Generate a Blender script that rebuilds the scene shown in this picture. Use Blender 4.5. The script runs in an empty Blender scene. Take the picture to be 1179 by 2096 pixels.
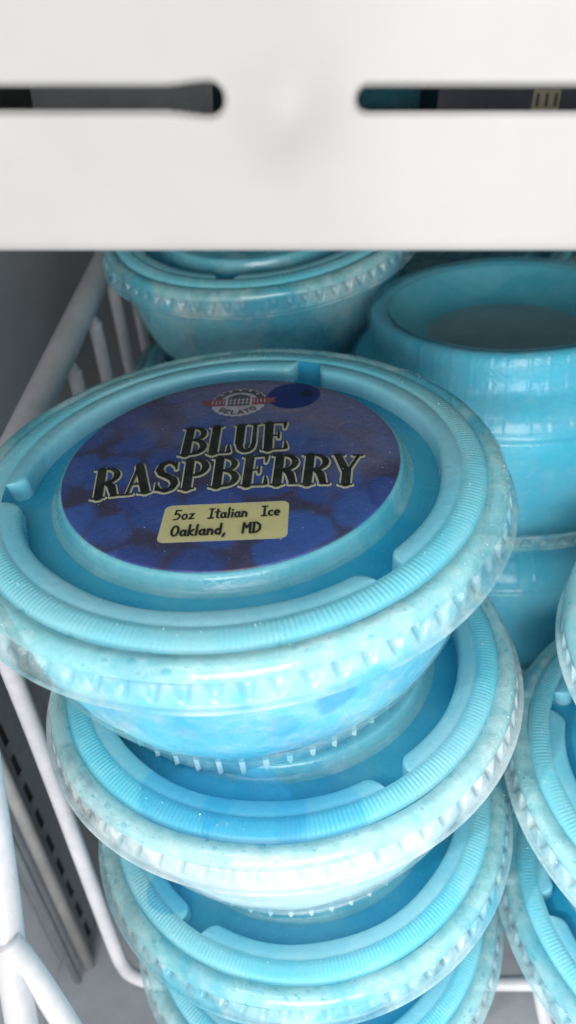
import bpy, math, random
import numpy as np
from mathutils import Vector, Matrix
random.seed(7)
S = 0.01                      # the scene is written in millimetres, 1 unit = 10 cm
sc = bpy.context.scene
col = sc.collection
R = math.radians

# ------------------------------------------------------------------ camera
cam_d = bpy.data.cameras.new('camera'); cam = bpy.data.objects.new('camera', cam_d); col.objects.link(cam)
cam_d.sensor_fit = 'VERTICAL'; cam_d.sensor_height = 36; cam_d.sensor_width = 20.25
cam_d.lens = 36 * 1500 / 2096
CX = Vector((0.9952, 0.03852, -0.09002)).normalized()
CZ = Vector((0.08269, -0.82292, 0.5621)).normalized()
CY = CZ.cross(CX).normalized(); CX = CY.cross(CZ)
cam.matrix_world = Matrix((CX, CY, CZ)).transposed().to_4x4()
cam_d.clip_start = 0.01; cam_d.clip_end = 200
cam_d.dof.use_dof = True; cam_d.dof.focus_distance = 1.38; cam_d.dof.aperture_fstop = 1.9
sc.camera = cam
sc.render.resolution_x = 576; sc.render.resolution_y = 1024

# ------------------------------------------------------------------ world and lamps
w = bpy.data.worlds.new('World'); sc.world = w; w.use_nodes = True
bg = w.node_tree.nodes['Background']; bg.inputs[0].default_value = (0.80, 0.84, 0.90, 1); bg.inputs[1].default_value = 0.85
sc.view_settings.view_transform = 'Standard'; sc.view_settings.look = 'None'
sc.view_settings.exposure = 0; sc.view_settings.gamma = 1

def area(name, loc, target, size, sy, power, colr):
    d = bpy.data.lights.new(name, 'AREA'); d.shape = 'RECTANGLE'; d.size = size*S; d.size_y = sy*S
    d.energy = power; d.color = colr
    o = bpy.data.objects.new(name, d); col.objects.link(o)
    o.location = Vector(loc)*S
    o.rotation_euler = (Vector(target)-Vector(loc)).to_track_quat('-Z', 'Y').to_euler()
    return o
area('ceiling_lamp', (-160, -420, 480), (20, 120, -90), 420, 420, 140, (1.0, 0.985, 0.96))
area('front_lamp', (20, -620, -40), (20, 120, -150), 460, 380, 490, (1.0, 0.98, 0.955))
area('small_lamp', (-330, -300, 300), (0, 120, -90), 22, 22, 170, (1, 1, 1))

# ------------------------------------------------------------------ node helper
class NT:
    def __init__(s, name):
        s.m = bpy.data.materials.new(name); s.m.use_nodes = True
        s.t = s.m.node_tree; s.n = s.t.nodes; s.n.clear()
        s.out = s.n.new('ShaderNodeOutputMaterial')
        s.tc = s.n.new('ShaderNodeTexCoord'); s.oi = s.n.new('ShaderNodeObjectInfo')
        s.sep = s.n.new('ShaderNodeSeparateColor'); s.L(s.oi.outputs['Color'], s.sep.inputs[0])
        # the texture space is shifted by the cup's own number, so that no two cups share a pattern
        sc3 = s.n.new('ShaderNodeVectorMath'); sc3.operation = 'ADD'
        cmb = s.n.new('ShaderNodeCombineXYZ')
        mu = s.math('MULTIPLY', s.sep.outputs[2], 37.0)
        s.L(mu, cmb.inputs[2]); s.L(mu, cmb.inputs[0])
        s.L(s.tc.outputs['Object'], sc3.inputs[0]); s.L(cmb.outputs[0], sc3.inputs[1])
        s.vec = sc3.outputs[0]
    def L(s, a, b): s.t.links.new(a, b)
    def put(s, v, sock):
        if hasattr(v, 'is_output'): s.L(v, sock)
        elif isinstance(v, tuple): sock.default_value = v if len(v) == 4 else (*v, 1)
        else: sock.default_value = v
    def math(s, op, a, b=0.0, c=None, clamp=False):
        n = s.n.new('ShaderNodeMath'); n.operation = op; n.use_clamp = clamp
        s.put(a, n.inputs[0]); s.put(b, n.inputs[1])
        if c is not None: s.put(c, n.inputs[2])
        return n.outputs[0]
    def noise(s, scale, detail=4, rough=0.55, vec=None, dist=0.0):
        n = s.n.new('ShaderNodeTexNoise'); n.inputs['Scale'].default_value = scale
        n.inputs['Detail'].default_value = detail; n.inputs['Roughness'].default_value = rough
        n.inputs['Distortion'].default_value = dist
        s.L(vec or s.vec, n.inputs['Vector']); return n.outputs[0]
    def voro(s, scale, feature='F1', out='Distance', rnd=1.0, vec=None):
        n = s.n.new('ShaderNodeTexVoronoi'); n.feature = feature; n.inputs['Scale'].default_value = scale
        n.inputs['Randomness'].default_value = rnd
        s.L(vec or s.vec, n.inputs['Vector']); return n.outputs[out]
    def ramp(s, v, lo, hi, a=0.0, b=1.0):
        n = s.n.new('ShaderNodeMapRange'); n.interpolation_type = 'SMOOTHSTEP'
        s.put(v, n.inputs[0]); n.inputs[1].default_value = lo; n.inputs[2].default_value = hi
        n.inputs[3].default_value = a; n.inputs[4].default_value = b
        return n.outputs[0]
    def mix(s, f, a, b, mode='MIX'):
        n = s.n.new('ShaderNodeMix'); n.data_type = 'RGBA'; n.blend_type = mode
        s.put(f, n.inputs[0]); s.put(a, n.inputs[6]); s.put(b, n.inputs[7])
        return n.outputs[2]
    def stain(s, c, blobs, colr):
        g = s.n.new('ShaderNodeNewGeometry')
        for p, rad, k in blobs:
            d = s.n.new('ShaderNodeVectorMath'); d.operation = 'DISTANCE'
            s.L(g.outputs['Position'], d.inputs[0]); d.inputs[1].default_value = [q*S for q in p]
            n = s.noise(3.0, 4, 0.6, vec=g.outputs['Position'])
            e = s.math('ADD', d.outputs['Value'], s.math('MULTIPLY', s.math('SUBTRACT', n, 0.5), rad*S*1.1))
            c = s.mix(s.ramp(e, rad*S*0.86, rad*S, k, 0.0), c, colr)
        return c
    def bump(s, h, strength=0.3, dist=0.01, normal=None):
        n = s.n.new('ShaderNodeBump'); n.inputs['Strength'].default_value = strength
        n.inputs['Distance'].default_value = dist; s.L(h, n.inputs['Height'])
        if normal: s.L(normal, n.inputs['Normal'])
        return n.outputs[0]
    def bsdf(s, colr, rough=0.4, spec=0.5, sss=0.0, rad=(0.02, 0.05, 0.06), normal=None, coat=0.0, metal=0.0, trans=0.0):
        b = s.n.new('ShaderNodeBsdfPrincipled')
        s.put(colr, b.inputs['Base Color']); s.put(rough, b.inputs['Roughness'])
        b.inputs['Specular IOR Level'].default_value = spec
        if sss: b.inputs['Subsurface Weight'].default_value = sss; b.inputs['Subsurface Radius'].default_value = rad; b.inputs['Subsurface Scale'].default_value = 1.0
        b.inputs['Coat Weight'].default_value = coat; b.inputs['Coat Roughness'].default_value = 0.07
        b.inputs['Metallic'].default_value = metal
        if normal: s.L(normal, b.inputs['Normal'])
        return b.outputs[0]
    def mixs(s, f, a, b):
        n = s.n.new('ShaderNodeMixShader'); s.put(f, n.inputs[0]); s.L(a, n.inputs[1]); s.L(b, n.inputs[2]); return n.outputs[0]
    def transp(s, c):
        n = s.n.new('ShaderNodeBsdfTransparent'); s.put(c, n.inputs[0]); return n.outputs[0]
    def done(s, sh): s.L(sh, s.out.inputs[0]); return s.m

M = {}
BL = [((-33, 82, -119), 10, .6), ((-20, 78.5, -119), 11, .65), ((-8, 77, -120), 9, .45), ((-45, 90, -167), 7, .6), ((60, 66, -145), 8, .5)]
def lid_mat(name, a, b, frost, sss, rough=0.32, fr=0.5, bumpk=0.25, fine=60.0):
    """coloured ice showing through thin plastic: two ice tones, and white rime in soft patches"""
    t = NT(name)
    n1 = t.noise(2.6, 5, 0.6, dist=0.4); n2 = t.noise(13, 4, 0.6); n3 = t.noise(fine, 3, 0.6)
    c = t.mix(t.ramp(n1, 0.38, 0.66), a, b)
    fm = t.math('ADD', t.ramp(n2, 0.45, 0.85), t.math('MULTIPLY', t.sep.outputs[0], 0.5))
    fm = t.math('MULTIPLY', fm, t.ramp(t.noise(4.1, 3, 0.5), 0.35, 0.7, 0.25, 1.0), clamp=True)
    c = t.mix(t.math('MULTIPLY', fm, fr), c, frost)
    sp = t.ramp(t.voro(26), 0.02, 0.10, 1.0, 0.0)
    sp = t.math('MULTIPLY', sp, t.ramp(t.noise(5, 2), 0.5, 0.62))
    c = t.mix(t.math('MULTIPLY', sp, 0.35), c, tuple(x*0.45 for x in a))
    c = t.stain(c, BL, (0.05, 0.48, 0.78))
    h = t.math('ADD', t.math('MULTIPLY', n2, 1.0), t.math('MULTIPLY', n3, 0.35))
    nm = t.bump(h, bumpk, 0.012)
    ro = t.ramp(n2, 0.35, 0.7, rough*0.7, rough*1.5)
    M[name] = t.done(t.bsdf(c, ro, 0.5, sss, normal=nm, coat=0.15))
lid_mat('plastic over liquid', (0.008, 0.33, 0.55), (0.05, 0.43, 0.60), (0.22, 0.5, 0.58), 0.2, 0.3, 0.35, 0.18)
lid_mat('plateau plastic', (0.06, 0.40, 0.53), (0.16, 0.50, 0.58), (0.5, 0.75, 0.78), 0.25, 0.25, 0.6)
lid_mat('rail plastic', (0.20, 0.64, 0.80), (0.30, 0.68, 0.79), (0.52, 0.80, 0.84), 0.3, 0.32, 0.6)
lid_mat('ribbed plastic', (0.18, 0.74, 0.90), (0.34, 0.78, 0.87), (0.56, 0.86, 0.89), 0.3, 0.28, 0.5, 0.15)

# clear outer rim and skirt: part transparent, part rime
def clear_mat(name, milk, lo, hi, tint, bub=True, wh=1.0, wk=1.0):
    t = NT(name)
    n1 = t.noise(4.0, 5, 0.62, dist=0.6); n2 = t.noise(22, 4, 0.6)
    f = t.ramp(t.math('ADD', t.math('MULTIPLY', n1, 0.7), t.math('MULTIPLY', n2, 0.3)), 0.36, 0.64, lo, hi)
    f = t.math('ADD', f, t.math('MULTIPLY', t.sep.outputs[0], 0.42), clamp=True)
    c = t.mix(t.math('MULTIPLY', t.ramp(n2, 0.4, 0.7), wh), milk, (0.62, 0.76, 0.74))
    wt = t.math('MULTIPLY', t.sep.outputs[1], wk)
    c = t.mix(wt, c, (0.80, 0.86, 0.86))
    c = t.mix(t.math('MULTIPLY', t.ramp(t.noise(3.0, 3, 0.6, dist=0.5), 0.5, 0.62), t.math('SUBTRACT', 0.75, t.math('MULTIPLY', t.sep.outputs[1], 0.65), clamp=True)), c, (0.05, 0.55, 0.74))
    if bub:
        b = t.ramp(t.voro(17), 0.10, 0.2, 1.0, 0.0)
        b = t.math('MULTIPLY', b, t.ramp(t.noise(6, 2), 0.46, 0.56))
        c = t.mix(t.math('MULTIPLY', b, 0.3), c, (0.10, 0.48, 0.56))
    nm = t.bump(t.math('ADD', n2, t.math('MULTIPLY', t.noise(60, 3), 0.3)), 0.3, 0.012)
    gl = t.bsdf(c, 0.16, 0.6, 0.0, normal=nm, coat=0.6)
    M[name] = t.done(t.mixs(f, t.transp(tint), gl))
clear_mat('clear rim plastic', (0.34, 0.74, 0.76), 0.42, 0.84, (0.75, 0.95, 0.96), True, 0.5, 0.3)
clear_mat('clear skirt plastic', (0.42, 0.74, 0.80), 0.16, 0.68, (0.84, 0.96, 0.98), False)
clear_mat('cup wall plastic', (0.42, 0.76, 0.84), 0.12, 0.48, (0.86, 0.96, 0.98), False)

def ice_mat(name, deep, mid, white, sss, fl=0.4):
    t = NT(name)
    n1 = t.noise(1.7, 5, 0.6, dist=0.8); n2 = t.noise(7, 5, 0.65); n3 = t.noise(34, 4, 0.6)
    c = t.mix(t.ramp(n1, 0.36, 0.54), deep, mid)
    m2 = t.math('ADD', t.math('MULTIPLY', n1, 0.6), t.math('MULTIPLY', n2, 0.4))
    c = t.mix(t.ramp(m2, 0.46, 0.62), c, white)
    c = t.mix(t.sep.outputs[1], c, (0.86, 0.93, 0.94))
    c = t.mix(t.math('MULTIPLY', t.ramp(n3, 0.5, 0.72), fl), c, (0.75, 0.93, 0.96))
    c = t.stain(c, [((-1, 75, -93), 7, .8), ((-12, 74, -96), 5, .5), ((-62, 100, -90), 6, .6), ((20, 84, -105), 6, .5)], (0.02, 0.42, 0.74))
    nm = t.bump(t.math('ADD', n2, t.math('MULTIPLY', n3, 0.5)), 0.45, 0.02)
    M[name] = t.done(t.bsdf(c, t.ramp(n2, 0.3, 0.7, 0.25, 0.6), 0.5, sss, rad=(0.03, 0.07, 0.08), normal=nm))
ice_mat('blue ice', (0.04, 0.58, 0.84), (0.22, 0.80, 0.95), (0.50, 0.92, 0.98), 0.35, 0.3)
ice_mat('deep blue ice', (0.06, 0.54, 0.72), (0.09, 0.60, 0.77), (0.14, 0.66, 0.82), 0.35, 0.03)
clear_mat('smooth wall plastic', (0.24, 0.58, 0.68), 0.16, 0.36, (0.85, 0.97, 0.99), False, 0.15)

clear_mat('foot wall plastic', (0.13, 0.42, 0.56), 0.25, 0.6, (0.70, 0.93, 0.97), False, 0.3)
clear_mat('whitened rib', (0.40, 0.72, 0.83), 0.5, 0.8, (0.9, 0.97, 0.98), False, 1.0)
def plain(name, c1, c2, rough, scale=6, bumpk=0.1, metal=0.0, spec=0.5):
    t = NT(name)
    n = t.noise(scale, 6, 0.65); n2 = t.noise(scale*9, 4, 0.6)
    c = t.mix(t.ramp(t.math('ADD', t.math('MULTIPLY', n, .7), t.math('MULTIPLY', n2, .3)), 0.4, 0.62), c1, c2)
    M[name] = t.done(t.bsdf(c, t.ramp(n, 0.3, 0.7, rough*0.8, rough*1.25), spec, 0, normal=t.bump(n2, bumpk, 0.006), metal=metal))
plain('white enamel', (0.435, 0.419, 0.398), (0.465, 0.451, 0.431), 0.62, 0.9, 0.02)
plain('white wire coating', (0.62, 0.61, 0.63), (0.72, 0.71, 0.73), 0.34, 5, 0.12)
plain('grey liner', (0.56, 0.58, 0.61), (0.62, 0.64, 0.67), 0.5, 1.5, 0.08)
plain('grey steel', (0.17, 0.19, 0.205), (0.22, 0.24, 0.255), 0.42, 4, 0.1)
plain('pale steel', (0.30, 0.30, 0.295), (0.38, 0.375, 0.36), 0.4, 4, 0.08)
plain('floor liner', (0.40, 0.415, 0.44), (0.48, 0.495, 0.52), 0.45, 2, 0.1)
plain('shade black', (0.012, 0.014, 0.018), (0.02, 0.022, 0.026), 0.7)  # near-black that stands for shade, on the back wall and in slots

# printed label: dark blue berries lying close, greyer haze of frost towards its far right
def label_mat():
    t = NT('berry print')
    v = t.tc.outputs['Object']
    wob = t.n.new('ShaderNodeVectorMath'); wob.operation = 'ADD'
    nz = t.n.new('ShaderNodeTexNoise'); nz.inputs['Scale'].default_value = 9; t.L(v, nz.inputs['Vector'])
    sm = t.n.new('ShaderNodeVectorMath'); sm.operation = 'SCALE'; sm.inputs['Scale'].default_value = 0.08
    t.L(nz.outputs['Color'], sm.inputs[0]); t.L(v, wob.inputs[0]); t.L(sm.outputs[0], wob.inputs[1])
    d1 = t.voro(9.5, vec=wob.outputs[0], rnd=0.85)
    cc = t.voro(9.5, out='Color', vec=wob.outputs[0], rnd=0.85)
    spc = t.n.new('ShaderNodeSeparateColor'); t.L(cc, spc.inputs[0])
    lit = t.mix(spc.outputs[0], (0.016, 0.052, 0.24), (0.025, 0.105, 0.38))
    c = t.mix(t.ramp(d1, 0.44, 0.66), t.mix(t.ramp(d1, 0.0, 0.42), t.mix(0.35, lit, (0.06, 0.12, 0.38)), lit), (0.03, 0.03, 0.075))
    c = t.mix(t.math('MULTIPLY', t.ramp(t.noise(7, 4, 0.6, vec=v), 0.54, 0.68), 0.6), c, (0.06, 0.052, 0.11))
    c = t.mix(t.math('MULTIPLY', t.ramp(t.noise(30, 4, 0.7, vec=v), 0.5, 0.8), 0.35), c, (0.12, 0.14, 0.36))
    sx = t.n.new('ShaderNodeSeparateXYZ'); t.L(v, sx.inputs[0])
    g = t.math('ADD', t.math('MULTIPLY', sx.outputs[1], 1.5), t.math('MULTIPLY', sx.outputs[0], 0.55))
    g = t.math('ADD', g, t.math('MULTIPLY', t.math('SUBTRACT', t.noise(6, 4, 0.6, vec=v), 0.5), 0.9))
    c = t.mix(t.math('MULTIPLY', t.ramp(g, -0.05, 0.42), 0.85), c, (0.17, 0.18, 0.31))
    c = t.mix(t.math('MULTIPLY', t.ramp(t.noise(11, 5, 0.7, vec=v), 0.56, 0.7), t.ramp(g, 0.0, 0.5, 0.05, 0.5)), c, (0.20, 0.17, 0.24))
    c = t.mix(0.16, c, (0.13, 0.13, 0.17))
    n3 = t.noise(70, 3, 0.7, vec=v)
    M['berry print'] = t.done(t.bsdf(c, t.ramp(n3, 0.3, 0.7, 0.22, 0.5), 0.5, 0, normal=t.bump(n3, 0.25, 0.006), coat=0.25))
label_mat()
def ink(name, c, c2, k=0.5):
    t = NT(name); v = t.tc.outputs['Object']
    n = t.noise(40, 4, 0.7, vec=v)
    M[name] = t.done(t.bsdf(t.mix(t.math('MULTIPLY', t.ramp(n, 0.42, 0.7), k), c, c2), 0.34, 0.5, 0, normal=t.bump(n, 0.15, 0.004), coat=0.2))
ink('black ink', (0.010, 0.012, 0.011), (0.06, 0.07, 0.055))
ink('cream ink', (0.58, 0.60, 0.42), (0.42, 0.45, 0.33))
ink('yellow ink', (0.60, 0.56, 0.26), (0.50, 0.48, 0.28))
ink('emblem white', (0.50, 0.48, 0.52), (0.38, 0.36, 0.42))
ink('emblem red', (0.26, 0.07, 0.10), (0.34, 0.16, 0.20))
ink('emblem grey', (0.07, 0.075, 0.09), (0.16, 0.16, 0.19))
ink('royal berry ink', (0.010, 0.025, 0.16), (0.03, 0.04, 0.16))
ink('dark berry ink', (0.006, 0.010, 0.04), (0.02, 0.02, 0.06))
ink('lilac ink', (0.19, 0.18, 0.27), (0.13, 0.13, 0.24))
ink('tag yellow', (0.34, 0.32, 0.18), (0.25, 0.24, 0.15))

# ------------------------------------------------------------------ mesh helpers
def mesh(name, verts, faces, mats, fm=None, smooth=True, scale=S):
    me = bpy.data.meshes.new(name)
    me.from_pydata([tuple(c*scale for c in v) for v in verts], [], faces)
    for m in (mats if isinstance(mats, (list, tuple)) else [mats]): me.materials.append(M[m])
    if fm: me.polygons.foreach_set('material_index', fm)
    me.polygons.foreach_set('use_smooth', [smooth]*len(me.polygons))
    me.update(); return me
def obj(name, me, parent=None):
    o = bpy.data.objects.new(name, me); col.objects.link(o)
    if parent: o.parent = parent
    return o
def empty(name, loc=(0, 0, 0)):
    o = bpy.data.objects.new(name, None); col.objects.link(o); o.location = Vector(loc)*S; o.empty_display_size = 0.1; return o
def tag(o, label=None, cat=None, group=None, kind=None):
    for k, v in (('label', label), ('category', cat), ('group', group), ('kind', kind)):
        if v: o[k] = v
def revolve(prof, nseg, rad=None, closed_a=True, a0=0.0, a1=2*math.pi, cap=False):
    """prof: list of (r, h); rad(i, a, r, h) -> (r, h) shapes each point"""
    V, F = [], []
    n = nseg if closed_a else nseg+1
    for j in range(n):
        a = a0 + (a1-a0)*j/nseg
        ca, sa = math.cos(a), math.sin(a)
        for i, (r, h) in enumerate(prof):
            if rad: r, h = rad(i, a, r, h)
            V.append((r*ca, r*sa, h))
    k = len(prof)
    for j in range(nseg):
        b, c = j*k, ((j+1) % n)*k
        for i in range(k-1):
            F.append((b+i, c+i, c+i+1, b+i+1)[::-1])
    return V, F
def arc_pts(p, n=6):
    """Catmull-Rom through profile points"""
    out = []
    for i in range(len(p)-1):
        p0 = p[max(i-1, 0)]; p1 = p[i]; p2 = p[i+1]; p3 = p[min(i+2, len(p)-1)]
        for s in range(n):
            t = s/n
            out.append(tuple(0.5*((2*p1[k]) + (p2[k]-p0[k])*t + (2*p0[k]-5*p1[k]+4*p2[k]-p3[k])*t*t + (-p0[k]+3*p1[k]-3*p2[k]+p3[k])*t**3) for k in (0, 1)))
    out.append(p[-1]); return out
def tube(pts, r, n=14, closed=False, rr=None):
    V, F = [], []
    P = [Vector(p) for p in pts]; up = Vector((0.13, 0.21, 0.97)).normalized()
    prev = None
    for i, p in enumerate(P):
        d = (P[min(i+1, len(P)-1)] - P[max(i-1, 0)]).normalized()
        if prev is None:
            a = d.cross(up)
            if a.length < .1: a = d.cross(Vector((1, 0, 0)))
            a.normalize()
        else: a = (prev - d*prev.dot(d)).normalized()
        prev = a; b = d.cross(a); q = rr[i] if rr else r
        for k in range(n):
            t = 2*math.pi*k/n
            V.append(tuple(p + (a*math.cos(t)+b*math.sin(t))*q))
    for i in range(len(P)-1):
        for k in range(n):
            F.append((i*n+k, i*n+(k+1) % n, (i+1)*n+(k+1) % n, (i+1)*n+k))
    F.append(tuple(range(n))[::-1]); F.append(tuple((len(P)-1)*n+k for k in range(n)))
    return V, F
def box(x0, y0, z0, x1, y1, z1, V=None, F=None):
    V = [] if V is None else V; F = [] if F is None else F
    b = len(V)
    V += [(x0, y0, z0), (x1, y0, z0), (x1, y1, z0), (x0, y1, z0), (x0, y0, z1), (x1, y0, z1), (x1, y1, z1), (x0, y1, z1)]
    F += [tuple(b+i for i in f) for f in ((0, 3, 2, 1), (4, 5, 6, 7), (0, 1, 5, 4), (1, 2, 6, 5), (2, 3, 7, 6), (3, 0, 4, 7))]
    return V, F
def smooth_path(pts, n=6):
    out = []
    for i in range(len(pts)-1):
        p0 = Vector(pts[max(i-1, 0)]); p1 = Vector(pts[i]); p2 = Vector(pts[i+1]); p3 = Vector(pts[min(i+2, len(pts)-1)])
        for s in range(n):
            t = s/n
            out.append(0.5*((2*p1)+(p2-p0)*t+(2*p0-5*p1+4*p2-p3)*t*t+(-p0+3*p1-3*p2+p3)*t**3))
    out.append(Vector(pts[-1])); return out

# ------------------------------------------------------------------ the cup's meshes (origin: lid centre at rim height, z up)
def wob(a, k, s): return math.sin(a*k+s)
PI2 = 2*math.pi
# lid: plateau with recessed moat
prof = [(0.01, 0), (16, 0.02), (31.8, 0.0), (32.7, -0.05), (33.05, -0.35), (33.3, -1.0), (33.8, -2.5), (34.3, -3.0), (35.1, -3.2)]
ME = {}
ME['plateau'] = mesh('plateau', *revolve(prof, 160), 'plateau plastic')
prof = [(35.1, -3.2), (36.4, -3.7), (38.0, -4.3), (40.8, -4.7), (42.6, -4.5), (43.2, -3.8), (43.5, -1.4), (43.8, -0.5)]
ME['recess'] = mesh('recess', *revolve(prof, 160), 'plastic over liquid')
# three raised rails with round ends, gaps at -50, 70 and 190 degrees
def rail_mesh():
    half = R(56.2); n = 150
    prof = [(40.0, -4.75), (40.15, -1.5), (40.3, -0.85), (40.65, -0.45), (41.3, -0.25), (42.4, -0.2), (43.3, -0.22), (43.75, -0.42)]
    k = len(prof); V, F = [], []
    for j in range(n+1):
        u = -1+2*j/n
        # denser rows near the ends
        a = half*math.copysign(1-(1-abs(u))**1.7, u)
        e = max(0.0, 1-(half-abs(a))*42/2.6)     # within 2 mm of the end
        e = min(e, 1.0)
        s = math.sqrt(max(0.0, 1-e*e))
        for (r, h) in prof:
            rc = 43.75
            r2 = rc - (rc-r)*(0.04+0.96*s)
            h2 = h
            r2 += 0.12*wob(a, 9, 1.0)*(1 if r < 41 else 0)
            V.append((r2*math.cos(a), r2*math.sin(a), h2))
    for j in range(n):
        for i in range(k-1): F.append((j*k+i, j*k+i+1, (j+1)*k+i+1, (j+1)*k+i))
    F.append(tuple(range(k))[::-1]); F.append(tuple(n*k+i for i in range(k)))
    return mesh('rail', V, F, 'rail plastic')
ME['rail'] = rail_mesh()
# ribbed ring
NR = 330
def ribf(i, a, r, h):
    m = [0.0, 0.35, 1, 1, 1, 1, 0.5, 0, 0][i]
    t = (a*NR/PI2) % 1.0
    am = 0.075*(0.72+0.30*math.sin(a*5+1)+0.22*math.sin(a*13+.4)+0.12*math.sin(a*37))
    return r, h + m*(am*math.cos(PI2*t))+0.05*math.sin(a*9)*m
prof = [(43.7, -0.4), (43.95, -0.40), (44.25, -0.12), (45.2, -0.02), (46.4, -0.12), (47.4, -0.34), (47.95, -0.70), (48.2, -1.05), (48.5, -1.2)]
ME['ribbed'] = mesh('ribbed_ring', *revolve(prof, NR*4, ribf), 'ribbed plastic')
# smooth outer rim
def rimf(i, a, r, h): return r+0.10*wob(a, 5, .4)+0.05*wob(a, 13, 2), h+0.07*wob(a, 7, 1.1)*(1 if 0 < i < 12 else 0)
prof = arc_pts([(48.5, -1.2), (48.9, -0.75), (49.5, -0.5), (50.4, -0.5), (51.4, -1.0), (52.1, -1.9), (52.4, -2.9)], 3)
ME['rim'] = mesh('rim', *revolve(prof, 240, rimf), 'clear rim plastic')
# skirt with pressed V teeth
NTH = 72; SEG = 12
def skirtf(i, a, r, h):
    t = (a*NTH/PI2) % 1.0; k = int(a*NTH/PI2)
    u = abs(t-0.5)*2                       # 0 in the tooth's middle
    f = (h+2.9)/(-7.0+2.9)                 # 0 top, 1 bottom
    if 0 < f < 1:
        wd = 0.80*(1-f)**0.75
        rnd_ = 0.75+0.25*math.sin(k*2.3)
        d = max(0.0, 1-u/max(wd, .02)) if wd > .03 else 0
        r -= 1.75*rnd_*min(1, d*1.8)*math.sin(math.pi*min(1, f*1.15+.08))**0.6 if f*1.15+.08 < 1 else 0
    return r, h
prof = [(52.4, -2.9)] + [(52.4+0.8*f, -2.9-4.1*f) for f in [.06, .14, .24, .36, .48, .6, .72, .84, .94, 1]] + [(53.7, -7.05), (54.15, -7.2), (54.3, -7.5), (54.1, -7.85), (53.5, -7.9)]
ME['skirt'] = mesh('skirt', *revolve(prof, NTH*SEG, skirtf), 'clear skirt plastic')
# tub wall
tubp = [(49.6, -2.6), (49.0, -5.5), (48.6, -9), (48.2, -14), (47.4, -20), (46.2, -27), (44.6, -31.5), (42.8, -35.6), (41.0, -38.6), (39.5, -40.6), (38.5, -41.6), (37.7, -42.0)]
ME['tub'] = mesh('cup_wall', *revolve(arc_pts(tubp, 3), 200), 'cup wall plastic')
def flute(i, a, r, h):
    m = max(0.0, min(1.0, (-h-31.4)/3))
    t = (a*52/PI2) % 1.0
    return r + m*0.22*max(0.0, 1-abs(t-.5)*7), h
ME['tub_fluted'] = mesh('cup_wall', *revolve(arc_pts([(49.6, -2.6), (49.0, -5.5), (48.4, -9), (47.8, -14), (47.2, -20), (46.7, -28), (46.5, -30.6), (45.7, -31.4), (45.2, -34), (43.8, -37.0), (41.6, -39.4), (39.9, -41.4), (39.2, -44), (38.9, -47.5), (38.5, -49.8)], 3), 720, flute), 'smooth wall plastic')
# foot ring with upright ribs: clear wall between whitened ribs
NF = 50
def footf(i, a, r, h):
    t = (a*NF/PI2) % 1.0
    m = 1 if 0 < i < 7 else 0
    return r + m*0.62*(1 if abs(t-.5) < .12 else 0), h
prof = [(37.7, -42.0), (37.0, -42.3), (36.9, -43.2), (36.9, -44.8), (36.8, -46.4), (36.8, -47.9), (36.9, -48.4), (36.5, -49.2), (35.6, -49.5), (34.6, -49.2), (33.8, -48.2)]
V, F = revolve(prof, NF*8, footf)
FM = []
for jj in range(NF*8):
    for ii in range(len(prof)-1):
        FM.append(1 if (jj % 8 in (3, 4)) and ii < 7 else (2 if ii >= 6 else 0))
ME['foot'] = mesh('foot_ring', V, F, ['foot wall plastic', 'whitened rib', 'rail plastic'], FM)
prof = arc_pts([(38.5, -49.8), (37.9, -50.5), (36.8, -50.9), (35.2, -50.9), (34.0, -50.4), (33.0, -49.4)], 3)
ME['foot_flat'] = mesh('foot_ring', *revolve(prof, 180), 'smooth wall plastic')
prof = arc_pts([(33.8, -48.2), (31, -46.4), (27.5, -45.1), (22.6, -44.4), (21, -44.1), (19.6, -44.1), (12, -44.3), (0.01, -44.4)], 3)
ME['base'] = mesh('base', *revolve(prof, 120), 'plateau plastic')
prof = arc_pts([(33.0, -49.4), (30.4, -46.4), (26.6, -42.6), (24.0, -41.2), (22.6, -40.8), (21.0, -40.7), (12, -41.0), (0.01, -41.0)], 3)
def lid_base_mat():
    t = NT('frosted base plastic')
    n = t.noise(5, 5, 0.65, dist=0.5); n2 = t.noise(40, 3)
    sx = t.n.new('ShaderNodeSeparateXYZ'); t.L(t.tc.outputs['Object'], sx.inputs[0])
    r = t.math('SQRT', t.math('ADD', t.math('MULTIPLY', sx.outputs[0], sx.outputs[0]), t.math('MULTIPLY', sx.outputs[1], sx.outputs[1])))
    c = t.mix(t.ramp(n, .35, .65), (0.07, 0.42, 0.53), (0.13, 0.50, 0.60))
    c = t.mix(t.ramp(r, 0.215, 0.235, 1, 0), c, t.mix(t.ramp(n, .3, .7), (0.20, 0.34, 0.38), (0.30, 0.45, 0.48)))   # thick clouded disc, air under it
    M['frosted base plastic'] = t.done(t.bsdf(c, 0.35, 0.5, 0.15, normal=t.bump(n2, 0.25, 0.01)))
lid_base_mat()
ME['base_deep'] = mesh('base', *revolve(prof, 120), 'frosted base plastic')
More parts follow.
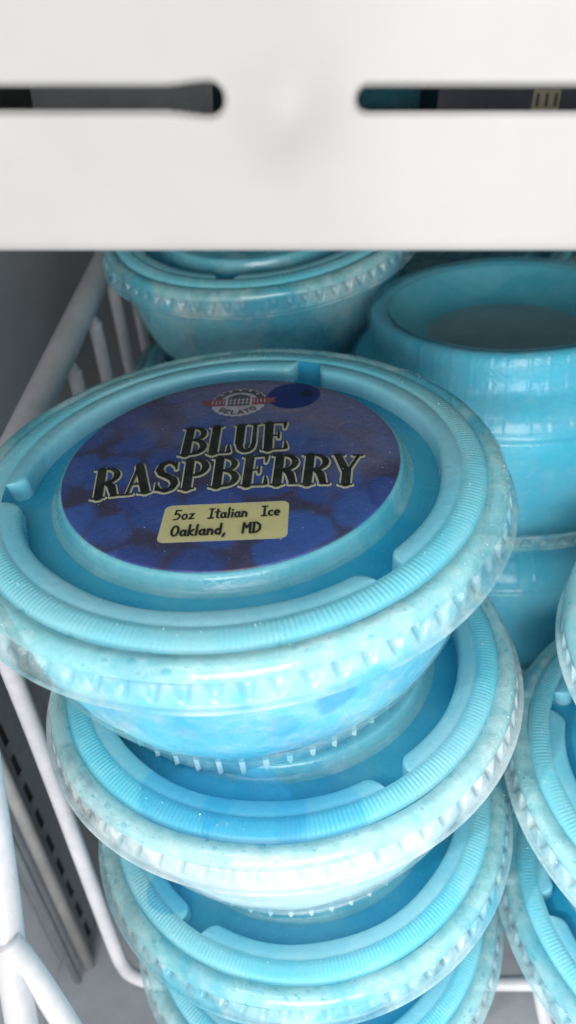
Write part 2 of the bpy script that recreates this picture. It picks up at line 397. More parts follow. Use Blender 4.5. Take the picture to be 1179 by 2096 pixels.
# ice filling
def icef(i, a, r, h): return r+0.22*wob(a, 6, i*.5)+0.15*wob(a, 17, i*1.3), h
ip = [(0.01, -5.2), (36, -5.2), (44.5, -5.0), (47.2, -3.6), (48.3, -3.4), (48.2, -6), (47.9, -9), (47.5, -14), (46.7, -20), (45.5, -27), (43.9, -31.5), (42.1, -35.4), (40.3, -38.3), (38.7, -40.3), (36.0, -41.4), (0.01, -41.6)]
ME['ice'] = mesh('ice', *revolve(ip, 180, icef), 'blue ice')
ip = [(0.01, -5.2), (36, -5.2), (44.5, -5.0), (47.2, -3.6), (48.3, -3.4), (48.2, -6), (47.6, -9), (46.9, -14), (46.2, -20), (45.6, -27), (45.2, -30.4), (44.4, -32.5), (42.6, -36.8), (40.2, -39.2), (38.8, -41.4), (38.2, -45), (37.9, -48.4), (36.4, -50.0), (34.4, -49.7), (30.2, -45.4), (26.3, -41.4), (24, -40.2), (0.01, -40.2)]
ME['ice_inverted'] = mesh('ice', *revolve(ip, 180, icef), 'deep blue ice')
# label disc
V, F = revolve([(0.01, 0.30), (30, 0.30), (32.2, 0.28), (32.45, 0.2), (32.5, 0.03)], 180)
ME['label'] = mesh('label', V, F, 'berry print')

t = NT('frost crystals')
M['frost crystals'] = t.done(t.mixs(0.62, t.transp((0.9, 0.98, 1.0)), t.bsdf((0.72, 0.90, 0.94), 0.12, 0.7, coat=0.5)))
t = NT('water drops')
M['water drops'] = t.done(t.mixs(0.16, t.transp((0.80, 0.94, 0.96)), t.bsdf((0.3, 0.6, 0.65), 0.04, 1.0, coat=1.0)))
def rimh(r):
    P = [(44, -0.1), (45.2, 0.2), (47.3, -0.25), (48.5, -1.1), (49.5, -0.42), (50.4, -0.42), (51.4, -0.92), (52.1, -1.8), (52.5, -2.9), (53.2, -7.0)]
    for (a, b), (c, d) in zip(P, P[1:]):
        if r <= c: return b+(d-b)*(r-a)/(c-a)
    return -7
def scatter(n, seed, drops):
    rg = random.Random(seed); V, F = [], []
    cl = [(rg.uniform(0, PI2), rg.uniform(.05, .35)) for _ in range(16)]
    for _ in range(n):
        c = rg.choice(cl); a = rg.gauss(c[0], c[1]) if rg.random() < .7 else rg.uniform(0, PI2)
        r = rg.uniform(48.6, 52.3) if drops else min(53.2, 51.2+abs(rg.gauss(0, 1.0))) if rg.random() < .6 else rg.uniform(44.5, 52)
        h = rimh(r)
        if not drops and r > 52.3: h = rg.uniform(-7, -2.9); r = 52.4+0.8*(-h-2.9)/4.1
        p = Vector((r*math.cos(a), r*math.sin(a), h)); u = Vector((math.cos(a), math.sin(a), 0)); k = len(V)
        if drops:
            q = 0.16+0.5*rg.random()**3; sx = rg.uniform(.8, 1.5); tdir = Vector((-math.sin(a), math.cos(a), 0)); m = 8
            for j, (f, e) in enumerate(((1.0, -.05), (.82, .25), (.45, .42))):
                for i in range(m):
                    b = PI2*i/m; V.append(tuple(p + tdir*(q*f*sx*math.cos(b)) + u*(q*f*math.sin(b)) + Vector((0, 0, 1))*(q*e)))
            V.append(tuple(p+Vector((0, 0, q*.48))))
            for j in range(2):
                for i in range(m): F.append((k+j*m+i, k+j*m+(i+1) % m, k+(j+1)*m+(i+1) % m, k+(j+1)*m+i))
            for i in range(m): F.append((k+2*m+i, k+2*m+(i+1) % m, k+3*m))
        else:
            q = 0.06+0.15*rg.random()**3
            R3 = Matrix.Rotation(rg.uniform(0, 3), 3, Vector((rg.random(), rg.random(), rg.random()+.1)))
            for v in ((1, 0, 0), (-1, 0, 0), (0, 1.2, 0), (0, -1, 0), (0, 0, .8), (0, 0, -1)): V.append(tuple(p + R3 @ (Vector(v)*q)))
            F += [(k+i, k+j, k+l) for i, j, l in ((0, 2, 4), (2, 1, 4), (1, 3, 4), (3, 0, 4), (2, 0, 5), (1, 2, 5), (3, 1, 5), (0, 3, 5))]
    return V, F
ME['frost'] = mesh('frost', *scatter(1000, 3, False), 'frost crystals', smooth=False)
ME['drops'] = mesh('water_drops', *scatter(170, 5, True), 'water drops')
def cup(loc, nrm, gap_deg, kind='up', color=(0.2, 0, 0), label='', group='', spin=0.0):
    """one ice cup; loc = lid centre (mm), nrm = lid normal, gap_deg = heading of one gap between the rails"""
    n = Vector(nrm).normalized()
    root = empty('ice_cup', loc)
    z = n; x = Vector((math.cos(R(spin)), math.sin(R(spin)), 0)); x = (x - z*x.dot(z)).normalized(); y = z.cross(x)
    root.rotation_euler = Matrix((x, y, z)).transposed().to_euler()
    tag(root, label, 'cup', group or 'cups of blue ice stacked in the freezer')
    c = (*color, 1)
    def P(nm, key, par):
        o = obj(nm, ME[key], par); o.color = c; return o
    lid = P('lid', 'recess', root)
    P('plateau', 'plateau', lid); P('ribbed_ring', 'ribbed', lid); P('rim', 'rim', lid); P('skirt', 'skirt', lid)
    for k in range(3):
        o = P('rail', 'rail', lid); o.rotation_euler = (0, 0, R(gap_deg - spin + 60 + 120*k))
    if kind == 'up':
        for nm, key in (('frost', 'frost'), ('water_drops', 'drops')): o = P(nm, key, lid); o['kind'] = 'stuff'; o.rotation_euler = (0, 0, R(gap_deg*3.7))
        tub = P('cup_wall', 'tub', root); P('foot_ring', 'foot', tub).color = (0.75, color[1]*.6, color[2], 1); P('base', 'base', tub); P('ice', 'ice', root)
    else:
        tub = P('cup_wall', 'tub_fluted', root); P('foot_ring', 'foot_flat', tub); P('base', 'base_deep', tub); P('ice', 'ice_inverted', root)
    return root

# ------------------------------------------------------------------ the cups
c1 = cup((-22.26, 122.15, -70.5), (0.013, -0.0516, 0.9986), -50, color=(0.15, 0.0, 0.10),
         label='topmost ice cup of the front stack, oval blue BLUE RASPBERRY label on its lid')
c2 = cup((-17.51, 120.95, -118.5), (0.0031, -0.0002, 1.0), -57, color=(0.4, 0.82, 0.37),
         label='whitish-skirted ice cup directly under the labelled cup in the front stack')
c3 = cup((-16.4, 118.38, -166.2), (0.0055, -0.0101, 0.9999), -122.6, color=(0.3, 0.10, 0.62),
         label='third ice cup down in the front stack, its wide rim crusted with cyan frost')
c4 = cup((-15.6, 116.2, -214.0), (0.0055, -0.0101, 0.9999), -90, color=(0.35, 0.25, 0.81),
         label='lowest ice cup of the front stack, mostly hidden, beside the white floor wire')
cup((93.6, 106.0, -99.0), (-0.2, 0.0, 0.98), 100, color=(0.9, 0.25, 0.22),
    label='frosted ice cup at the right photo edge, whose rounded pale side just shows')
cup((87.3, 106.7, -144.3), (-0.029, -0.0213, 0.9994), 156, color=(0.35, 0.25, 0.43),
    label='ice cup at the right edge, under the frosted one, showing its ribbed lid')
cup((88.1, 104.2, -192.5), (-0.009, -0.0206, 0.9997), -174, color=(0.30, 0.15, 0.55),
    label='lowest ice cup at the right edge, above the white floor wire')
cup((-25.0, 256.0, -54.5), (0.0, -0.18, 0.98), 20, color=(0.15, 0.05, 0.70),
    label='upright ice cup at the back left, its far half behind the white shelf front')
cup((47.5, 206.5, -71.5-51), (0.0, 0.02, -1.0), 20, 'inv', color=(0.1, 0.0, 0.3),
    label='upside-down ice cup at the back right, its hollow round base facing up')
cup((49.0, 207.0, -73.0-99), (0.01, 0.015, -1.0), 75, 'inv', color=(0.1, 0.0, 0.5),
    label='upside-down ice cup underneath the one with the hollow base, at the back right')

cup((-26, 265, -104), (0.01, 0.0, 1.0), 50, color=(0.1, 0, .15), label='dark teal ice cup beneath the back left cup, just showing beside the basket wires')
cup((48, 318, -88), (0.0, 0.0, 1.0), 50, color=(0.1, 0, .85), label='dim ice cup deep in the gap between the two back stacks')
# ------------------------------------------------------------------ the printed label on the top cup
lab = obj('label', ME['label'], c1)
def ribbon(V, F, FM, pts, wds, z, mi, step=0.0025):
    """flat stroke: one quad per segment and a disc per joint, each a hair above the last"""
    for i in range(len(pts)-1):
        a, b = Vector(pts[i]), Vector(pts[i+1]); d = b-a
        if d.length < 1e-6: continue
        n = Vector((-d.y, d.x)).normalized(); wa = wds[i]/2; wb = wds[i+1]/2; k = len(V)
        V += [(*(a-n*wa), z[0]), (*(b-n*wb), z[0]), (*(b+n*wb), z[0]), (*(a+n*wa), z[0])]; F.append((k, k+1, k+2, k+3)); FM.append(mi); z[0] += step
    for i in range(len(pts)):
        if wds[i] < 0.05: continue
        k = len(V); q = wds[i]/2
        V += [(pts[i][0]+q*math.cos(PI2*j/10), pts[i][1]+q*math.sin(PI2*j/10), z[0]) for j in range(10)]
        F.append(tuple(range(k, k+10))); FM.append(mi); z[0] += step
def poly(V, F, FM, pts, z, mi):
    k = len(V); V += [(x, y, z) for x, y in pts]; F.append(tuple(range(k, k+len(pts)))); FM.append(mi)
def bow(cx, cy, rx, ry, a0, a1, n=12): return [(cx+rx*math.cos(R(a0+(a1-a0)*i/n)), cy+ry*math.sin(R(a0+(a1-a0)*i/n))) for i in range(n+1)]
# slab-serif capitals in a unit box: list of (points, width start, width middle, width end) in tenths of the height
St, Hr, Sf = .26, .085, .08
def stem(x, a=0, b=1, w=St): return ([(x, a+.04), (x, b-.04)], w, w)
def ser(x0, x1, y, w=Sf): return ([(x0, y), (x1, y)], w, w)
G = {
 'B': [stem(.24), ser(.02, .42, .04), ser(.02, .42, .96), (bow(.42, .745, .38, .215, 92, -90), Hr, .19), (bow(.42, .28, .46, .24, 90, -92), Hr, .22), ([(.3, .53), (.45, .53)], Hr, Hr)],
 'L': [stem(.26), ser(.03, .52, .96), ([(.05, .04), (.9, .04)], Sf, Sf), ([(.92, .06), (.88, .30)], .15, .06)],
 'U': [([(.22, .92), (.22, .30), (.28, .13), (.42, .05), (.58, .05), (.71, .13), (.77, .30), (.77, .92)], .22, .12), ser(.03, .42, .96), ser(.60, .95, .96), ([(.22, .92), (.22, .32)], St, St)],
 'E': [stem(.24), ([(.03, .96), (.86, .96)], Sf, Sf), ([(.03, .04), (.88, .04)], Sf, Sf), ([(.25, .51), (.62, .51)], Sf, Sf), ([(.86, .95), (.84, .74)], .13, .05), ([(.90, .06), (.87, .30)], .14, .05), ([(.62, .62), (.62, .40)], .07, .07)],
 'R': [stem(.24), ser(.02, .45, .04), ser(.02, .42, .96), (bow(.42, .725, .40, .235, 92, -90), Hr, .20), ([(.3, .49), (.45, .49)], Hr, Hr), ([(.48, .48), (.66, .36), (.78, .08)], .2, .24), ser(.68, .99, .04)],
 'A': [([(.18, .04), (.47, .93)], .09, .10), ([(.50, .95), (.82, .06)], St, St), ([(.27, .34), (.66, .34)], Hr, Hr), ser(.0, .36, .04), ser(.60, 1.0, .04)],
 'S': [([(.84, .70), (.83, .93)], .06, .09), ([(.80, .80), (.68, .93), (.47, .96), (.24, .88), (.17, .72), (.30, .58), (.52, .50), (.76, .39), (.84, .23), (.73, .09), (.50, .03), (.27, .08), (.17, .2)], .09, .24), ([(.15, .07), (.14, .32)], .09, .06)],
 'P': [stem(.24), ser(.02, .48, .04), ser(.02, .42, .96), (bow(.42, .70, .42, .26, 92, -90), Hr, .22), ([(.3, .44), (.45, .44)], Hr, Hr)],
 'Y': [([(.14, .95), (.46, .46)], .22, .24), ([(.86, .95), (.54, .46)], .09, .11), ([(.50, .48), (.50, .05)], St, St), ser(.0, .34, .96), ser(.68, 1.0, .96), ser(.30, .70, .04)],
}
def glyph(ch, x, y, wd, ht, ang=0.0):
    V, F, FM = [], [], []
    ca, sa = math.cos(ang), math.sin(ang)
    def tr(p): px, py = p[0]*wd, p[1]*ht; return (x+px*ca-py*sa, y+px*sa+py*ca)
    ol = 0.33
    for mi, extra, z0 in ((0, 2*ol, 0.34), (1, 0, 0.60)):
        z = [z0]
        for pts, w0, w1 in G[ch]:
            n = len(pts); P = [tr(p) for p in pts]
            ws = []
            for i in range(n):
                t = i/(n-1)
                if n > 2 and ch != 'U': k = math.sin(math.pi*t)**0.8; wv = w0+(w1-w0)*k
                else: wv = w0+(w1-w0)*t
                ws.append(wv*ht*0.61+extra)
            ribbon(V, F, FM, P, ws, z, mi, 0.0022)
    o = obj('letter', mesh('letter', V, F, ['cream ink', 'black ink'], FM, False), lab)
    return o
for ch, x0, y0 in zip('BLUE', (-10.4, -4.9, 0.2, 5.9), (1.2, 1.3, 1.5, 1.7)):
    glyph(ch, x0, y0, 5.3 if ch != 'L' else 4.7, 10.8, 0.02)
xs = -24.6
for k, ch in enumerate('RASPBERRY'):
    wd = 5.35 if ch != 'S' else 4.9
    xc = xs+wd/2; yb = -10.0-0.0030*(xc-5)**2
    glyph(ch, xs, yb, wd*0.99, 10.3, -0.006*(xc-5)*0.9)
    xs += wd+0.18
# yellow box and handwriting
def rounded(x0, y0, x1, y1, r, n=6, ang=0.0):
    P = []
    for cx, cy, a in ((x1-r, y0+r, -90), (x1-r, y1-r, 0), (x0+r, y1-r, 90), (x0+r, y0+r, 180)):
        P += [(cx+r*math.cos(R(a+90*i/n)), cy+r*math.sin(R(a+90*i/n))) for i in range(n+1)]
    return P
V, F, FM = [], [], []
poly(V, F, FM, rounded(-10.2, -25.0, 11.9, -14.6, 1.3), 0.36, 0)
poly(V, F, FM, rounded(-10.0, -24.8, 11.7, -14.8, 1.15), 0.38, 1)
H = {  # thin hand-lettered strokes: (advance, strokes) x in 0..adv, y 0..1
 '5': (.75, [[(.62, .95), (.18, .98), (.12, .55), (.42, .62), (.62, .38), (.45, .08), (.08, .02)]]),
 'o': (.68, [bow(.33, .28, .22, .26, 90, 450, 10)]),
 'z': (.66, [[(.1, .52), (.5, .55), (.12, .04), (.56, .08)]]),
 ' ': (.62, []),
 'I': (.62, [[(.3, .96), (.3, .03)], [(.08, .97), (.52, .96)], [(.06, .03), (.52, .03)]]),
 't': (.52, [[(.26, .92), (.25, .12), (.42, .02)], [(.06, .62), (.46, .64)]]),
 'a': (.68, [bow(.3, .27, .2, .25, 60, 400, 10), [(.5, .52), (.5, .1), (.6, .02)]]),
 'l': (.34, [[(.15, 1.0), (.15, .02)]]),
 'i': (.32, [[(.15, .52), (.15, .02)], [(.15, .74), (.15, .80)]]),
 'n': (.66, [[(.12, .54), (.12, .02)], [(.12, .36), (.3, .52), (.48, .42), (.5, .02)]]),
 'c': (.58, [bow(.32, .27, .22, .25, 55, 305, 9)]),
 'e': (.62, [[(.1, .27), (.5, .3)] + bow(.3, .27, .22, .25, 10, 300, 9)]),
 'O': (.78, [bow(.36, .5, .28, .46, 90, 450, 14)]),
 'k': (.62, [[(.12, 1.0), (.12, .02)], [(.5, .56), (.14, .24), (.54, .02)]]),
 'd': (.68, [bow(.3, .27, .2, .25, 60, 400, 10), [(.5, 1.0), (.5, .02)]]),
 ',': (.40, [[(.2, .06), (.1, -.22)]]),
 'M': (.86, [[(.1, .02), (.12, .96), (.4, .5), (.68, .96), (.7, .02)]]),
 'D': (.8, [[(.14, .96), (.14, .03)], [(.04, .97), (.35, .95), (.64, .72), (.64, .3), (.38, .05), (.04, .03)]]),
}
def write(txt, x, y, ht, wid, V, F, FM, mi, z, sw):
    tot = sum(H[c][0] for c in txt); s = wid/tot
    for c in txt:
        for st in H[c][1]:
            ribbon(V, F, FM, [(x+p[0]*s, y+p[1]*ht) for p in st], [sw]*len(st), z, mi, 0.0009)
        x += H[c][0]*s
z = [0.41]
write('5oz  Italian  Ice', -8.3, -18.9, 2.8, 18.8, V, F, FM, 2, z, 0.40)
write('Oakland,  MD', -8.1, -23.6, 2.9, 15.6, V, F, FM, 2, z, 0.42)
obj('text_box', mesh('text_box', V, F, ['cream ink', 'yellow ink', 'black ink'], FM, False), lab)
# emblem
V, F, FM = [], [], []
ex, ey, er = -0.3, 22.2, 6.2
star = []
for i in range(48):
    q = er*(1.0 if i % 2 else 0.95); star.append((ex+q*math.cos(PI2*i/48), ey+q*math.sin(PI2*i/48)))
poly(V, F, FM, star, 0.36, 0)
z = [0.37]
ribbon(V, F, FM, bow(ex, ey, 5.0, 5.0, 20, 160, 18), [1.5]*19, z, 2, .001)
for sx in (-1, 1):                                        # ribbon tails
    poly(V, F, FM, [(ex+sx*2.4, ey-1.5), (ex+sx*6.6, ey-1.5), (ex+sx*6.6, ey+1.5), (ex+sx*2.4, ey+1.5)][::sx], 0.44, 1)
    poly(V, F, FM, [(ex+sx*6.4, ey-.9), (ex+sx*8.3, ey-1.0), (ex+sx*7.6, ey+.1), (ex+sx*8.4, ey+1.2), (ex+sx*6.4, ey+1.1)][::sx], 0.43, 1)
poly(V, F, FM, [(ex-2.9, ey-2.2), (ex+2.9, ey-2.2), (ex+2.9, ey+2.4), (ex-2.9, ey+2.4)], 0.46, 0)
poly(V, F, FM, [(ex-2.4, ey-1.8), (ex+2.4, ey-1.8), (ex+2.4, ey+2.0), (ex+1.2, ey+2.9), (ex, ey+3.4), (ex-1.2, ey+2.9), (ex-2.4, ey+2.0)], 0.48, 2)
z = [0.50]
for i in range(5): ribbon(V, F, FM, [(ex-1.8+i*.9, ey-1.2), (ex-1.8+i*.9, ey+1.3)], [.28]*2, z, 0, .001)
for yy in (-.6, .7): ribbon(V, F, FM, [(ex-2.2, ey+yy), (ex+2.2, ey+yy)], [.22]*2, z, 0, .001)
for sx in (-1, 1):
    for j in range(4): ribbon(V, F, FM, [(ex+sx*(3.3+j*.8), ey-.7), (ex+sx*(3.3+j*.8), ey+.7)], [.22]*2, z, 0, .001)
cap = {'G': [bow(.5, .5, .4, .45, 50, 330, 8)+[(.9, .45), (.55, .45)]], 'E': [[(.85, .95), (.15, .95), (.15, .05), (.85, .05)], [(.15, .5), (.7, .5)]],
       'L': [[(.2, .95), (.2, .05), (.85, .05)]], 'A': [[(.08, .05), (.5, .95), (.92, .05)], [(.25, .35), (.75, .35)]],
       'T': [[(.05, .95), (.95, .95)], [(.5, .95), (.5, .05)]], 'O': [bow(.5, .5, .4, .45, 90, 450, 10)]}
for i, ch in enumerate('GELATO'):
    a = R(-90+(i-2.5)*17.5); bx, by = ex+4.75*math.cos(a), ey+4.75*math.sin(a); rot = a+math.pi/2
    for st in cap[ch]:
        P = [((p[0]-.5)*1.25, (p[1]-.5)*1.55) for p in st]
        ribbon(V, F, FM, [(bx+x*math.cos(rot)-y*math.sin(rot), by+x*math.sin(rot)+y*math.cos(rot)) for x, y in P], [.34]*len(P), z, 2, .0008)
for i in range(5):                                        # small white letters' strokes on the grey arc
    a = R(90+(i-2)*26); bx, by = ex+5.0*math.cos(a), ey+5.0*math.sin(a)
    poly(V, F, FM, [(bx+.42*math.cos(PI2*k/5*2+a), by+.42*math.sin(PI2*k/5*2+a)) for k in (0, 3, 1, 4, 2)], .56, 0)
obj('emblem', mesh('emblem', V, F, ['emblem white', 'emblem red', 'emblem grey'], FM, False), lab)
rg = random.Random(11); V, F = [], []
for _ in range(260):
    a = rg.gauss(0.75, 1.1) if rg.random() < .7 else rg.uniform(0, PI2); q0 = 32*math.sqrt(rg.uniform(0.05, 1)); k = len(V)
    x, y, q = q0*math.cos(a), q0*math.sin(a), 0.03+0.08*rg.random()**3
    for v in ((1, 0, 0), (-1, .3, 0), (0, 1.2, 0), (.2, -1, 0), (0, 0, .8)): V.append((x+v[0]*q, y+v[1]*q, 0.64 + v[2]*q))
    F += [(k+i, k+j, k+4) for i, j in ((0, 2), (2, 1), (1, 3), (3, 0))]
obj('frost', mesh('frost_on_label', V, F, 'frost crystals', smooth=False), lab)['kind'] = 'stuff'
# the single big printed berry and pale stalks under it
V, F, FM = [], [], []
poly(V, F, FM, [(11.6+5.7*math.cos(PI2*i/40)*(1+.02*math.sin(i)), 23.9+5.6*math.sin(PI2*i/40)) for i in range(40)], 0.345, 0)
obj('berry', mesh('berry', V, F, ['royal berry ink', 'dark berry ink', 'lilac ink'], FM, False), lab)
V, F, FM = [], [], []
poly(V, F, FM, [(14.6+1.5*math.cos(PI2*i/14)*(1+.25*math.sin(i*2.1)), 24.6+1.5*math.sin(PI2*i/14)*(1+.25*math.cos(i*1.7))) for i in range(14)], 0.36, 1)
obj('dark_spot', mesh('dark_spot', V, F, ['royal berry ink', 'dark berry ink', 'lilac ink'], FM, False), lab)
V, F, FM = [], [], []
z = [0.325]
ribbon(V, F, FM, bow(11.6, 23.7, 6.5, 6.6, 200, 320, 14), [0.2+1.3*math.sin(math.pi*i/14) for i in range(15)], z, 2, .0005)
z = [0.335]
ribbon(V, F, FM, [(16, 12.5), (15.2, 14.5), (16.5, 16.5), (19.2, 17.5), (21.5, 16.2)], [.3, 1, 1.2, .9, .2], z, 2, .0005)
ribbon(V, F, FM, [(20.5, 8.5), (21.5, 11), (23.8, 12), (26, 11)], [.3, .9, .8, .2], z, 2, .0005)
obj('stalks', mesh('stalks', V, F, ['royal berry ink', 'dark berry ink', 'lilac ink'], FM, False), lab)['kind'] = 'stuff'

# ------------------------------------------------------------------ white shelf with slotted front
shelf = empty('freezer_shelf', tuple(CX*0 + CY*42.9 - CZ*76.3))
tag(shelf, 'white enamelled freezer shelf front with two long dark slots, above all the cups', 'shelf')
U = CX.copy(); Zw = Vector((0, 0, 1)); Vv = (Zw - U*U.dot(Zw)).normalized(); Nn = U.cross(Vv)     # Nn points at the camera
shelf.rotation_euler = Matrix((U, Nn*-1, Vv)).transposed().to_euler()                               # local x along, y inwards, z up
def slot_sd(u, v):
    best = 9
    for (a, b, r0, r1) in ((-140, -8.25, 1.22, 1.6), (8.45, 140, 1.25, 1.25)):
        t = min(max(u, a), b); e = max(0.0, 1-abs(t-(-8.15))/5.0) if r1 != r0 else 0
        e = e*e*(3-2*e)
        best = min(best, math.hypot(u-t, v) - (r0+(r1-r0)*e))
    return best
us = sorted(set([round(x, 3) for x in np.concatenate([np.arange(-150, -40, 2.5), np.arange(-40, -16, 0.3), np.arange(-16, 16, 0.14), np.arange(16, 40, 0.3), np.arange(40, 150.1, 2.5)])]))
vs = list(np.arange(-14.3, -2.6, 0.5)) + list(np.arange(-2.6, 2.6, 0.1)) + list(np.arange(2.6, 14, 0.6)) + [18, 24, 32, 45, 70, 95]
hem = [(-15.52, 3.2, 1), (-15.52, 1.2, 1), (-15.40, 0.55, 1), (-15.05, 0.12, 1)]                     # rolled lower edge
rows = [('h', v, y) for v, y, _ in hem] + [('v', v, 0) for v in vs]
V, F, keep = [], [], []
for kind, v, y0 in rows:
    for u in us:
        y = y0; s = 9
        if kind == 'v':
            s = slot_sd(u, v)
            if s < 0.75: tq = min(1.0, (0.75-s)/0.95); y = y0 + 1.5*tq**2.6
            # shallow pressed boss between the two slots
            y -= 2.2*math.exp(-((u+.2-v*.12)/4.6)**2-((v+0.4)/5.0)**2)
        V.append((u, y, v)); keep.append(s > -0.25)
nu = len(us)
for i in range(len(rows)-1):
    for j in range(nu-1):
        q = (i*nu+j, i*nu+j+1, (i+1)*nu+j+1, (i+1)*nu+j)
        if all(keep[k] for k in q): F.append(q)
obj('front_panel', mesh('front_panel', V, F, 'white enamel'), shelf)
V, F = box(-150, 3.2, -15.52, 260, 340, -14.4)
obj('tray', mesh('tray', V, F, 'white enamel', smooth=False), shelf)
V, F = box(-150, 3.2, 70, 260, 340, 72)
obj('shade_cover', mesh('shade_cover', V, F, 'grey liner', smooth=False), shelf)  # unseen slab, added to keep light from the space behind the slots
# tubs of ice standing on the tray, seen as teal glimpses through the slots
for u, y, lbl in ((14, 75, 'dim teal ice cup behind the right slot, at its rounded end'),
                  (-12, 92, 'dim ice cup behind the left slot, at its rounded end')):
    p = shelf.location/S + U*u - Nn*y + Vv*(-14.4+51)
    cup(tuple(p), tuple(Vv), 10, color=(0.1, 0, u*.01+.3), label=lbl)
p = shelf.location/S + U*33 - Nn*19 + Vv*(-14.4)
V, F = box(-14.0, 0, 0, 14.0, 14, 19); FM = [0]*6
k0 = len(V); box(-2.0, -0.12, 11.6, 1.4, -0.04, 13.9, V, F); FM += [1]*6
for i in range(3): box(-1.6+i*1.15, -0.2, 12.0, -1.2+i*1.15, -0.13, 13.5, V, F); FM += [0]*6
plain('dark navy card', (0.02, 0.025, 0.05), (0.035, 0.04, 0.07), 0.5)
crt0 = obj('carton', mesh('carton', *box(-12, 0, 0, 12, 16, 22), 'grey steel', smooth=False)); crt0.location = (shelf.location/S + U*-22 - Nn*24 + Vv*(-14.4))*S; crt0.rotation_euler = shelf.rotation_euler
tag(crt0, 'plain grey carton, seen through the left slot of the white shelf', 'carton')
crt = obj('carton', mesh('carton', V, F, ['dark navy card', 'tag yellow'], FM, False)); crt.location = p*S; crt.rotation_euler = shelf.rotation_euler
tag(crt, 'dark navy carton with small yellow tag, seen through the right slot', 'carton')

# ------------------------------------------------------------------ freezer lining
def struct(name, V, F, m, smooth=False):
    o = obj(name, mesh(name, V, F, m, smooth=smooth)); tag(o, kind='structure'); return o
V, F = box(-420, -120, -312, 420, 470, -300)
struct('floor', V, F, 'floor liner')
V, F = [], []
box(-150, -60, -299.6, -122, 455, 160, V, F)
struct('side_wall', V, F, 'grey liner')
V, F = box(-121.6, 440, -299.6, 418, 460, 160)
struct('back_wall', V, F, 'shade black')  # darkness of the deep interior put into the wall's colour
V, F = box(300, -60, -299.6, 318, 439, 160)
struct('side_wall', V, F, 'grey liner')

# slotted upright on the side wall: a plate with real slots, pale lip along its front edge
up = empty('slotted_upright', (-119, 147, -299)); up.rotation_euler = (-0.038, 0, 0); tag(up, 'dark grey slotted steel upright on the left wall behind the white basket wire', 'shelf upright')
V, F = [], []
def q4(a, b, c, d):
    k = len(V); V.extend([a, b, c, d]); F.append((k, k+1, k+2, k+3))
z0, pitch, hw, hh = 2.0, 14.0, 1.7, 4.3
zt = 2.0
y_a, y_b = -14.0, 22.0; yc = -6.0
for k in range(15):
    zb, ze = z0+pitch*k, z0+pitch*(k+1); zc = (zb+ze)/2; sk = 0.0
    X = 8.0
    q4((X, y_a, zb), (X, yc-hw, zb), (X, yc-hw, ze), (X, y_a, ze))
    q4((X, yc+hw, zb), (X, y_b, zb), (X, y_b, ze), (X, yc+hw, ze))
    q4((X, yc-hw, zb), (X, yc+hw, zb), (X, yc+hw, zc-hh), (X, yc-hw, zc-hh))
    q4((X, yc-hw, zc+hh), (X, yc+hw, zc+hh), (X, yc+hw, ze), (X, yc-hw, ze))
    q4((X, yc-hw, zc-hh), (X, yc-hw, zc+hh), (X-.5, yc-hw, zc+hh), (X-.5, yc-hw, zc-hh))
    q4((X, yc+hw, zc-hh), (X-.5, yc+hw, zc-hh), (X-.5, yc+hw, zc+hh), (X, yc+hw, zc+hh))
zt = z0+pitch*15
q4((8, y_b, z0), (-2.5, y_b, z0), (-2.5, y_b, zt), (8, y_b, zt)); q4((-2.5, y_a, z0), (8, y_a, z0), (8, y_a, zt), (-2.5, y_a, zt))
obj('plate', mesh('plate', V, F, 'grey steel', smooth=False), up)
V, F = box(-2.4, y_a+0.5, 2, 7.45, y_b-0.5, zt-1)
obj('shade_backing', mesh('shade_backing', V, F, 'shade black', smooth=False), up)  # near-black sheet just behind the plate, painting the slots' shade
V, F = tube([(9.2, y_a-1.2, 0), (9.2, y_a-1.2, zt)], 2.2, 12)
obj('lip', mesh('lip', V, F, 'pale steel'), up)
V, F = tube([(6.5, y_a-7, 0), (6.5, y_a-7, zt)], 1.3, 10)
obj('lip', mesh('lip', V, F, 'grey steel'), up)
V, F = revolve([(0.01, 2.2), (1.4, 2.0), (2.4, 1.2), (2.9, 0)], 20)
o = obj('screw', mesh('screw', V, F, 'pale steel'), up); o.location = (8.1*S, -6*S, (z0+pitch*9.55)*S); o.rotation_euler = (0, R(90), 0)

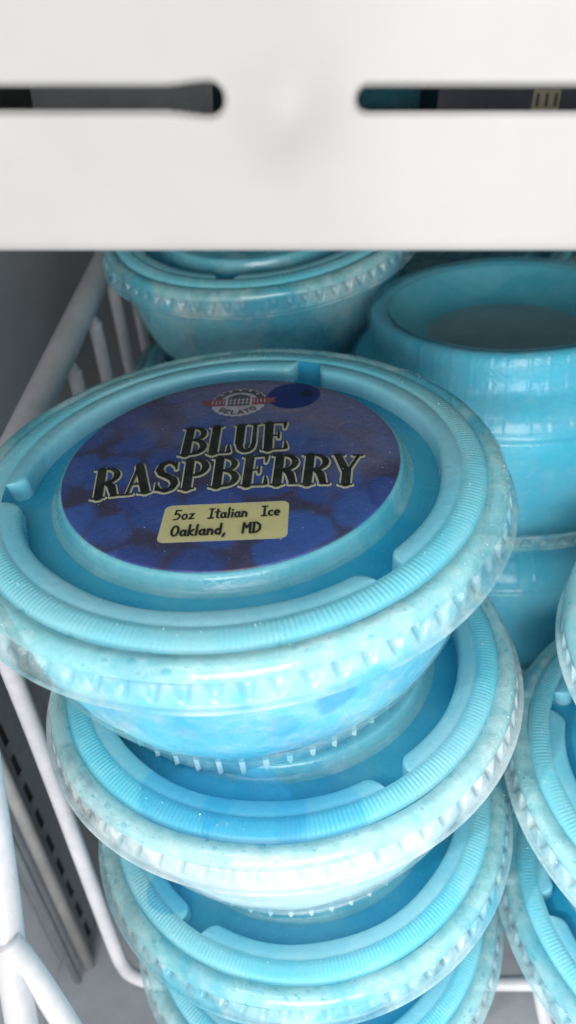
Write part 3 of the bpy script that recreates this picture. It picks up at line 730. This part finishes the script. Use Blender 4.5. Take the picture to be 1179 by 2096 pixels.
# ------------------------------------------------------------------ white coated wire basket
bk = empty('wire_basket', (-20, 150, -270)); tag(bk, 'white plastic-coated wire basket holding the stacks of blue ice cups', 'basket')
O = Vector((-20, 150, -270))
def wire(name, pts, r, sm=True, rr=None):
    P = smooth_path(pts, 6) if sm else pts
    V, F = tube([Vector(p)-O for p in P], r, 14, rr=None)
    return obj(name, mesh(name, V, F, 'white wire coating'), bk)
wire('rim_rail', [(-83.6, 60, -100), (-83.6, 110, -93), (-83.6, 172, -83.6), (-83.6, 259, -70.4), (-84, 330, -60), (-84, 352, -57), (-78, 358, -56), (0, 360, -56), (200, 360, -56)], 4.4)
FZ = -268.6
for yv in (119, 148, 177, 206, 235, 264, 293, 322):
    zt = -92+(yv-119)*0.152
    zt = -83.6+(yv-172)*0.152
    xo = -82.5
    yb = yv-6 if yv < 130 else yv
    wire('wire', [(-83.6, yv, zt-3), (-81.6, yv, zt-6.4), (-81.3, yv, zt-12), (-82.5, yv, -150), (-82.5, yb, FZ+30), (-82.5, yb, FZ+12), (-81.6, yb, FZ+7.4), (-79.0, yb, FZ+3.5), (-75.1, yb, FZ+.9), (-70.5, yb, FZ), (-52, yb, FZ), (20, yb, FZ), (190, yb, FZ)], 2.3)
for xv in (-40, 6, 54, 102, 150):
    wire('long_wire', [(xv, 60, FZ-4.6), (xv, 345, FZ-4.6)], 2.0, False)
# second basket's corner close to the lens at the lower left
b2 = empty('wire_basket', (-60, 60, -120)); tag(b2, 'thick white wire frame in the lower left corner, nearest the camera', 'basket'); O = Vector((-60, 60, -120)); bk = b2
def fromcam(p): return p
FRONT = ((-70.5, 96, -70), (-67.0, 86.5, -90), (-65.3, 78, -103), (-63.6, 66, -122), (-62.6, 59, -131.5), (-60.8, 50, -144.5), (-59.5, 41, -157))
wire('front_rail', FRONT, 2.7)
wire('wire', [(-62.4, 60, -127), (-60.6, 59, -132), (-58.0, 57.0, -140), (-55.2, 54.5, -150), (-53.6, 53, -160), (-52.6, 51, -172)], 2.2)
